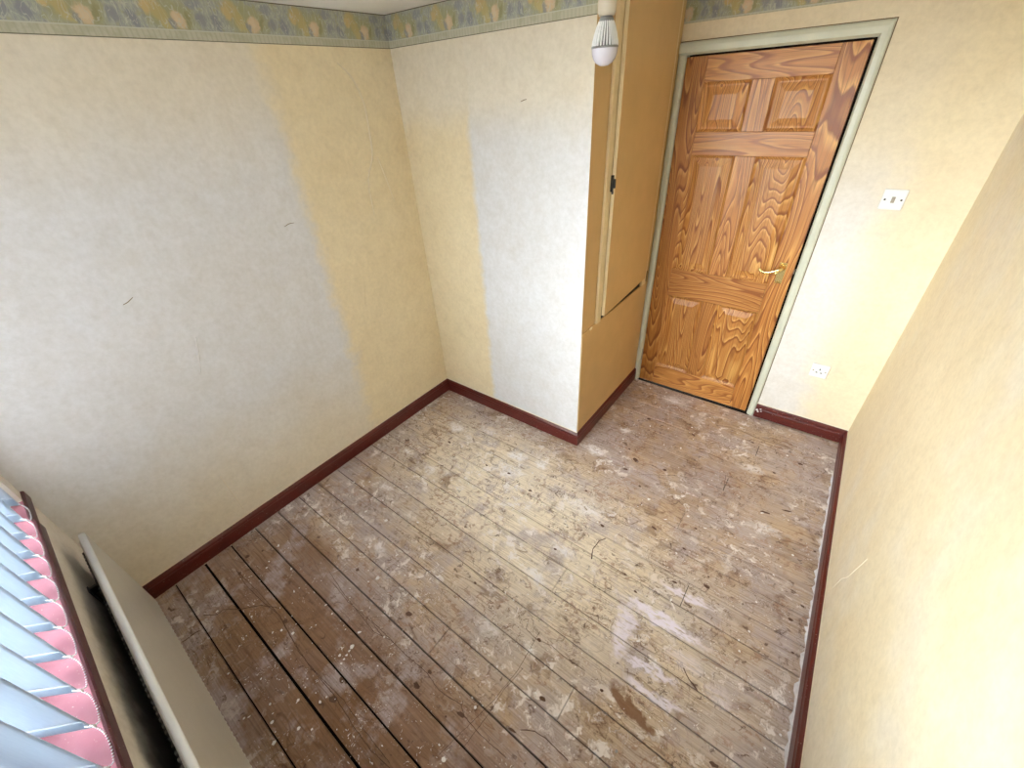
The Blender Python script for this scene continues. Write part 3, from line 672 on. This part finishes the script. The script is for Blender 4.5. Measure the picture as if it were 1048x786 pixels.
# leaf hangs a little out of true
sk = lambda x, y, z: (x, y, z+(.030*(y+.72)/.57 if z < 1 else 0))
MB().cbox(W1+.0165, W1+h2, -.722, -.149, .834, 2.192, .0015, sk).build('leaf', M['cupb'], hat, L)
MB().box(W1+.0165, W1+h2-.0005, -.7235, -.7221, .836, 2.19).build('leaf_edge', M['cupt'], hat, L)  # thin paler strip puts window light on the leaf's side into colour
MB().cbox(W1+e, W1+.02, -.722, -.147, 2.196, H-.001, .001).build('frame_strip', M['cupb'], hat, L)
MB().box(W1+e, W1+.0015, -.722, -.03, .799, .87).build('open_joint_shade', M['dark'], hat, L)  # dark strip on the solid wall stands in for shade inside the joint
m = MB()
m.tube([(W1+.008, -.836, .792), (W1+.009, -.826, .797), (W1+.009, -.815, .803)], [.006, .007, .003], 7); m.build('broken_ledge', M['cupt'], hat, L)
m = MB().cbox(W1+h1, W1+h1+.012, -.735, -.7245, 1.475, 1.545, .001); m.cbox(W1+h1+.004, W1+h2+.004, -.7285, -.7236, 1.49, 1.53, .001)
m.tube([(W1+h1+.012, -.731, 1.478), (W1+h1+.012, -.731, 1.465)], .004, 6)
m.build('catch', M['black'], hat, L)

# ================================================================== SWITCH AND SOCKET
sw = tag(empty('light_switch', (2.232, 0, 1.384)), 'white square light switch on the wall beside the pine door', 'light switch')
MB().cbox(-.0435, .0435, -.010, -.0003, -.0435, .0435, .003).build('plate', M['white'], sw)
for x in (-.030, .030): MB().lathe([(.0042, -.0100), (.0042, -.0104), (.0030, -.0107)], (x, 0, 0), 12, 'y').build('screw', M['dark'], sw)
m = MB().cbox(-.0065, .0065, -.0125, -.0098, -.013, .013, .001); m.build('surround', M['grey'], sw)
MB().add([(-.005, -.0125, -.011), (.005, -.0125, -.011), (.005, -.0175, .011), (-.005, -.0175, .011), (-.005, -.0115, -.0112), (.005, -.0115, -.0112), (.005, -.0115, .0112), (-.005, -.0115, .0112)],
         [(0, 1, 2, 3), (4, 7, 6, 5), (0, 4, 5, 1), (1, 5, 6, 2), (2, 6, 7, 3), (3, 7, 4, 0)]).build('rocker', M['grey'], sw)
so = tag(empty('power_socket', (2.243, 0, .444)), 'white single three-pin wall socket above the skirting board', 'socket')
MB().cbox(-.043, .043, -.012, -.0003, -.043, .043, .003).build('plate', M['white'], so)
for x in (-.030, .030): MB().lathe([(.0042, -.0120), (.0042, -.0124), (.0030, -.0127)], (x, 0, 0), 12, 'y').build('screw', M['grey'], so)
for x, z, a, b in ((0, .011, .0028, .006), (-.0115, -.010, .0045, .0028), (.0115, -.010, .0045, .0028)): MB().box(x-a, x+a, -.0124, -.0118, z-b, z+b).build('pin_slot', M['dark'], so)

# ================================================================== PENDANT BULB
BX, BY = 1.50, -1.55
lp = tag(empty('pendant_lamp', (BX, BY, H)), 'bare unlit bulb with ribbed white body hanging from the ceiling', 'lamp')
MB().lathe([(.0, -.0005), (.044, -.0005), (.046, -.012), (.036, -.024), (.012, -.030), (.006, -.036)], n=28).build('ceiling_rose', M['white'], lp)
MB().tube([(0, 0, -.034), (.001, .001, -.08), (0, 0, -.134)], .0035, 8).build('cord', M['white'], lp)
Zb = 1.917-H
MB().lathe([(.004, Zb+0.1783), (.013, Zb+0.1723), (.018, Zb+0.1610), (.0195, Zb+0.1462), (.0205, Zb+0.1392), (.0205, Zb+0.0957), (.0185, Zb+0.0944), (.0175, Zb+0.0905)], n=28).build('lamp_holder', M['holder'], lp)
bb_ = MB().lathe([(.0005, Zb), (.010, Zb+0.0009), (.019, Zb+0.0057), (.0258, Zb+0.0135), (.0292, Zb+0.0226), (.0302, Zb+0.0313), (.0302, Zb+0.0348)], n=32).build('bulb', M['frost'], lp)
MB().lathe([(.0135, Zb+0.0974), (.0135, Zb+0.0909), (.0128, Zb+0.0900)], n=20).build('metal_cap', M['steel'], bb_)
MB().lathe([(.0306, Zb+0.0331), (.0315, Zb+0.0344), (.0306, Zb+0.0374), (.026, Zb+0.0378), (.0225, Zb+0.0522), (.018, Zb+0.0696), (.0145, Zb+0.0800), (.017, Zb+0.0805), (.0165, Zb+0.0844), (.0135, Zb+0.0896), (.012, Zb+0.0900)], n=32).build('heat_sink', M['sink'], bb_)
finm = MB()
for k in range(26):
    a = 2*math.pi*k/26; ca, sa = math.cos(a), math.sin(a); th = .0011
    pr = [(.0235, Zb+0.0370), (.0308, Zb+0.0370), (.0300, Zb+0.0452), (.0265, Zb+0.0592), (.0222, Zb+0.0713), (.0178, Zb+0.0813), (.013, Zb+0.0813)]
    finm.extrude(pr, [lambda r_, z_, q=-th: (r_*ca-q*sa, r_*sa+q*ca, z_), lambda r_, z_, q=th: (r_*ca-q*sa, r_*sa+q*ca, z_)])
finm.build('cooling_fins', M['bulbw'], bb_)

# ================================================================== WINDOW, SILL, BLIND
win = struct(empty('window_1', ww(1.2, -.12, WZ0)), 'wide white-framed window behind the vertical blind', 'window')
LW = tuple(-c for c in win.location)
def wpart(name, mat, *boxes, c=.002):
    m = MB()
    for b in boxes: m.cbox(*b, c, ww)
    return m.build(name, mat, win, LW)
d0, d1 = -.20, -.14
wpart('window_frame', M['upvc'], (WX0+.001, WX1-.001, d0, d1, WZ0, WZ0+.055)); wpart('window_frame', M['upvc'], (WX0+.001, WX1-.001, d0, d1, WZ1-.056, WZ1-.001))
wpart('window_frame', M['upvc'], (WX0+.001, WX0+.056, d0, d1, WZ0+.055, WZ1-.056)); wpart('window_frame', M['upvc'], (WX1-.056, WX1-.001, d0, d1, WZ0+.055, WZ1-.056))
mx_ = (WX0+WX1)/2
wpart('mullion', M['upvc'], (mx_-.035, mx_+.035, d0, d1, WZ0+.055, WZ1-.056))
for a, b in ((WX0+.056, mx_-.035), (mx_+.035, WX1-.056)):
    m = MB(); m.box(a+.001, b-.001, -.176, -.172, WZ0+.056, WZ1-.057, ww); m.build('pane', M['glass'], win, LW)
# sill board: its nosing is cut back near the left wall
sf = lambda x: -2.967-.0245*x
def sill_prism(sections, back, z0, z1, r, name, mat):
    A = []; n = 6
    for X, F in sections:
        bk = back(X)
        A += [(X, y, z) for y, z in ((bk, z0), (F-r, z0), (F, z0+r), (F, z1-r), (F-r, z1), (bk, z1))]
    fs = [tuple(range(n))[::-1], tuple(range(len(A)-n, len(A)))]
    for k in range(len(sections)-1): fs += [(k*n+i, k*n+(i+1) % n, k*n+n+(i+1) % n, k*n+n+i) for i in range(n)]
    return MB().add(A, fs).build(name, mat, win, LW)
edge = [(WX0+.001, wy(.07)+.009), (.195, wy(.195)+.009), (.235, sf(.235)), (WX1-.001, sf(WX1))]
sb_ = sill_prism([(x, y-.0075) for x, y in edge], lambda X: wy(X)-.138, WZ0-.027, WZ0-.0005, .002, 'window_sill', M['sill'])
edge[0] = (.002, wy(.002)+.009)
sill_prism([(x, y) for x, y in edge], lambda X: wy(X)+.0004, WZ0-.044, WZ0-.001, .004, 'sill_nosing', M['nose'])
bln = tag(empty('vertical_blind', ww(1.2, -.055, WZ1)), 'pale blue vertical fabric blind hanging in front of the window', 'blind')
LB = tuple(-c for c in bln.location)
MB().cbox(WX0+.01, WX1-.01, -.075, -.035, WZ1-.036, WZ1-.002, .003, ww).build('head_rail', M['upvc'], bln, LB)
SB = .822; SW_ = .127; ang = math.radians(45); ca, sa = math.cos(ang), math.sin(ang)
slx = [1.131-.045-.1105*k for k in range(-10, 10)]
brnd = random.Random(2); hooks = []
slats = []
for X in slx:
    cy_ = wy(X)-.044; an = ang+brnd.uniform(-.05, .05); ca, sa = math.cos(an), math.sin(an); n = 8; vs = []; fs = []
    for j, z in enumerate((SB, SB+.03, 1.2, 1.6, WZ1-.05)):
        for i in range(n+1):
            u = (i/n-.5)*SW_; bow = .004*math.cos(math.pi*u/SW_); x, y = X+u*ca-bow*sa, cy_+u*sa+bow*ca
            vs.append((x, y, z))
    for j in range(4):
        for i in range(n): q = j*(n+1)+i; fs.append((q, q+1, q+n+2, q+n+1))
    o = MB().add(vs, fs, True).build('slat', M['fabric'], bln, LB)
    md = o.modifiers.new('cloth_thickness', 'SOLIDIFY'); md.thickness = .0008; md.offset = 0
    # weighted hem pocket
    hv = []
    for sgn in (-1, 1):
        for z in (SB-.001, SB+.032):
            for u in (-.5, .5):
                bow = .0015*sgn; hv.append((X+u*(SW_-.002)*ca-bow*sa, cy_+u*(SW_-.002)*sa+bow*ca+.0, z))
    fn_ = [(0, 1, 3, 2), (4, 6, 7, 5), (0, 4, 5, 1), (2, 3, 7, 6), (0, 2, 6, 4), (1, 5, 7, 3)]
    MB().add(hv, fn_).build('hem_weight', M['fabric'], o)
    MB().tube([(X, cy_, WZ1-.052), (X, cy_, WZ1-.034)], .004, 6).build('hanger', M['upvc'], o)
    hooks.append((X+.5*SW_*ca, cy_+.5*SW_*sa, SB+.004))
# bead chain linking the room-side corners of the slats
bead = MB(); 
def ico(mb, c, r):
    vs = [(c[0]+r*x, c[1]+r*y, c[2]+r*z) for x, y, z in ((1, 0, 0), (-1, 0, 0), (0, 1, 0), (0, -1, 0), (0, 0, 1), (0, 0, -1))]
    mb.add(vs, [(0, 2, 4), (2, 1, 4), (1, 3, 4), (3, 0, 4), (2, 0, 5), (1, 2, 5), (3, 1, 5), (0, 3, 5)], True)
for i in range(len(hooks)-1):
    a, b = Vector(hooks[i]), Vector(hooks[i+1]); m = MB(); nb = 22; L_ = .0
    for k in range(nb+1):
        t_ = k/nb; p = a.lerp(b, t_); s_ = math.sin(math.pi*t_)
        p += Vector((.012*math.sin(2*math.pi*t_), .011*s_, -.018*min(1, s_*1.6)))
        p.z = max(p.z, WZ0+.0022); ico(m, p, .0023)
    o = m.build('bead_chain', M['bead'], bln, LB)
    m = MB().tube([a+Vector((-.006, -.006, .006)), a+Vector((.003, .003, .002)), a+Vector((.004, .004, -.006))], .0022, 6); m.build('chain_clip', M['bead'], bln, LB)

# ================================================================== RADIATOR
RX0, RX1, RZ0, RZ1 = .193, 1.75, .147, .640
rd = tag(empty('radiator', (RX0, -2.925, 0)), 'white single-panel radiator on the wall below the window', 'radiator')
LR = (-RX0, 2.925, 0)
ry = lambda x: -2.919-.014*x
def rr_(x, d, z): return (x, ry(x)+d, z)
PT = .019
prof = [(-PT, RZ0+.006), (-PT+.004, RZ0), (-.004, RZ0), (0, RZ0+.004), (0, RZ1-.008)]+[(-PT/2+PT/2*math.cos(a), RZ1-.008+.008*math.sin(a)) for a in [math.pi*k/8 for k in range(1, 8)]]+[(-PT, RZ1-.008)]
MB().extrude(prof, [lambda a, b, X=X: rr_(X, a, b) for X in (RX0, RX0+.4, RX0+.8, RX1)]).build('panel', M['rad'], rd, LR)
m = MB()
x = RX0+.04
while x < RX1-.03:
    m.cbox(x, x+.011, -.0205-.018, -.0198, RZ0+.05, RZ1-.05, .001, rr_); x += .022
MB().extrude([(-PT-.0004, RZ1-.0085)]+[(-PT/2+(PT/2+.0004)*math.cos(a), RZ1-.0082+.0086*math.sin(a)) for a in [math.pi*(8-k)/8 for k in range(9)]], [lambda a, b, X=X: rr_(X, a, b) for X in (RX0, RX0+.4, RX0+.8, RX1)], True).build('top_edge', M['radw'], rd, LR)
o = m.build('convector_fins', M['fin'], rd, LR); o['kind'] = 'stuff'
m = MB(); x = RX0+.012
while x < RX1-.01:
    m.cbox(x, x+.008, -.003, .0008, RZ0+.001, RZ0+.006, .0006, rr_); x += .024
o = m.build('weld_spots', M['radw'], rd, LR); o['kind'] = 'stuff'
m = MB().tube([rr_(RX0+.006, -PT-.003, RZ1-.03), rr_(RX1-.006, -PT-.003, RZ1-.03)], .006, 8); m.build('top_header', M['rad'], rd, LR)
for X in (RX0+.2, RX1-.2):
    zb, zt_ = .2, .56
    m = MB(); gap = ry(X)-wy(X)
    m.box(X-.015, X+.015, -gap+.0005, -gap+.004, zb, zt_, rr_); m.box(X-.004, X+.004, -gap+.004, -.0395, zb, zb+.03, rr_); m.box(X-.004, X+.004, -gap+.004, -.0395, zt_-.03, zt_, rr_)
    m.build('wall_bracket', M['fin'], rd, LR)
m = MB().tube([rr_(RX1-.002, -.01, RZ0+.03), rr_(RX1+.03, -.01, RZ0+.03)], .011, 10); m.lathe([(.014, .05), (.016, .10), (.018, .13), (.018, .20), (.014, .215)], rr_(RX1+.04, -.01, 0.03), 16)
m.tube([rr_(RX1+.04, -.01, .001), rr_(RX1+.04, -.01, .085)], .0075, 10); m.build('valve', M['white'], rd, LR)
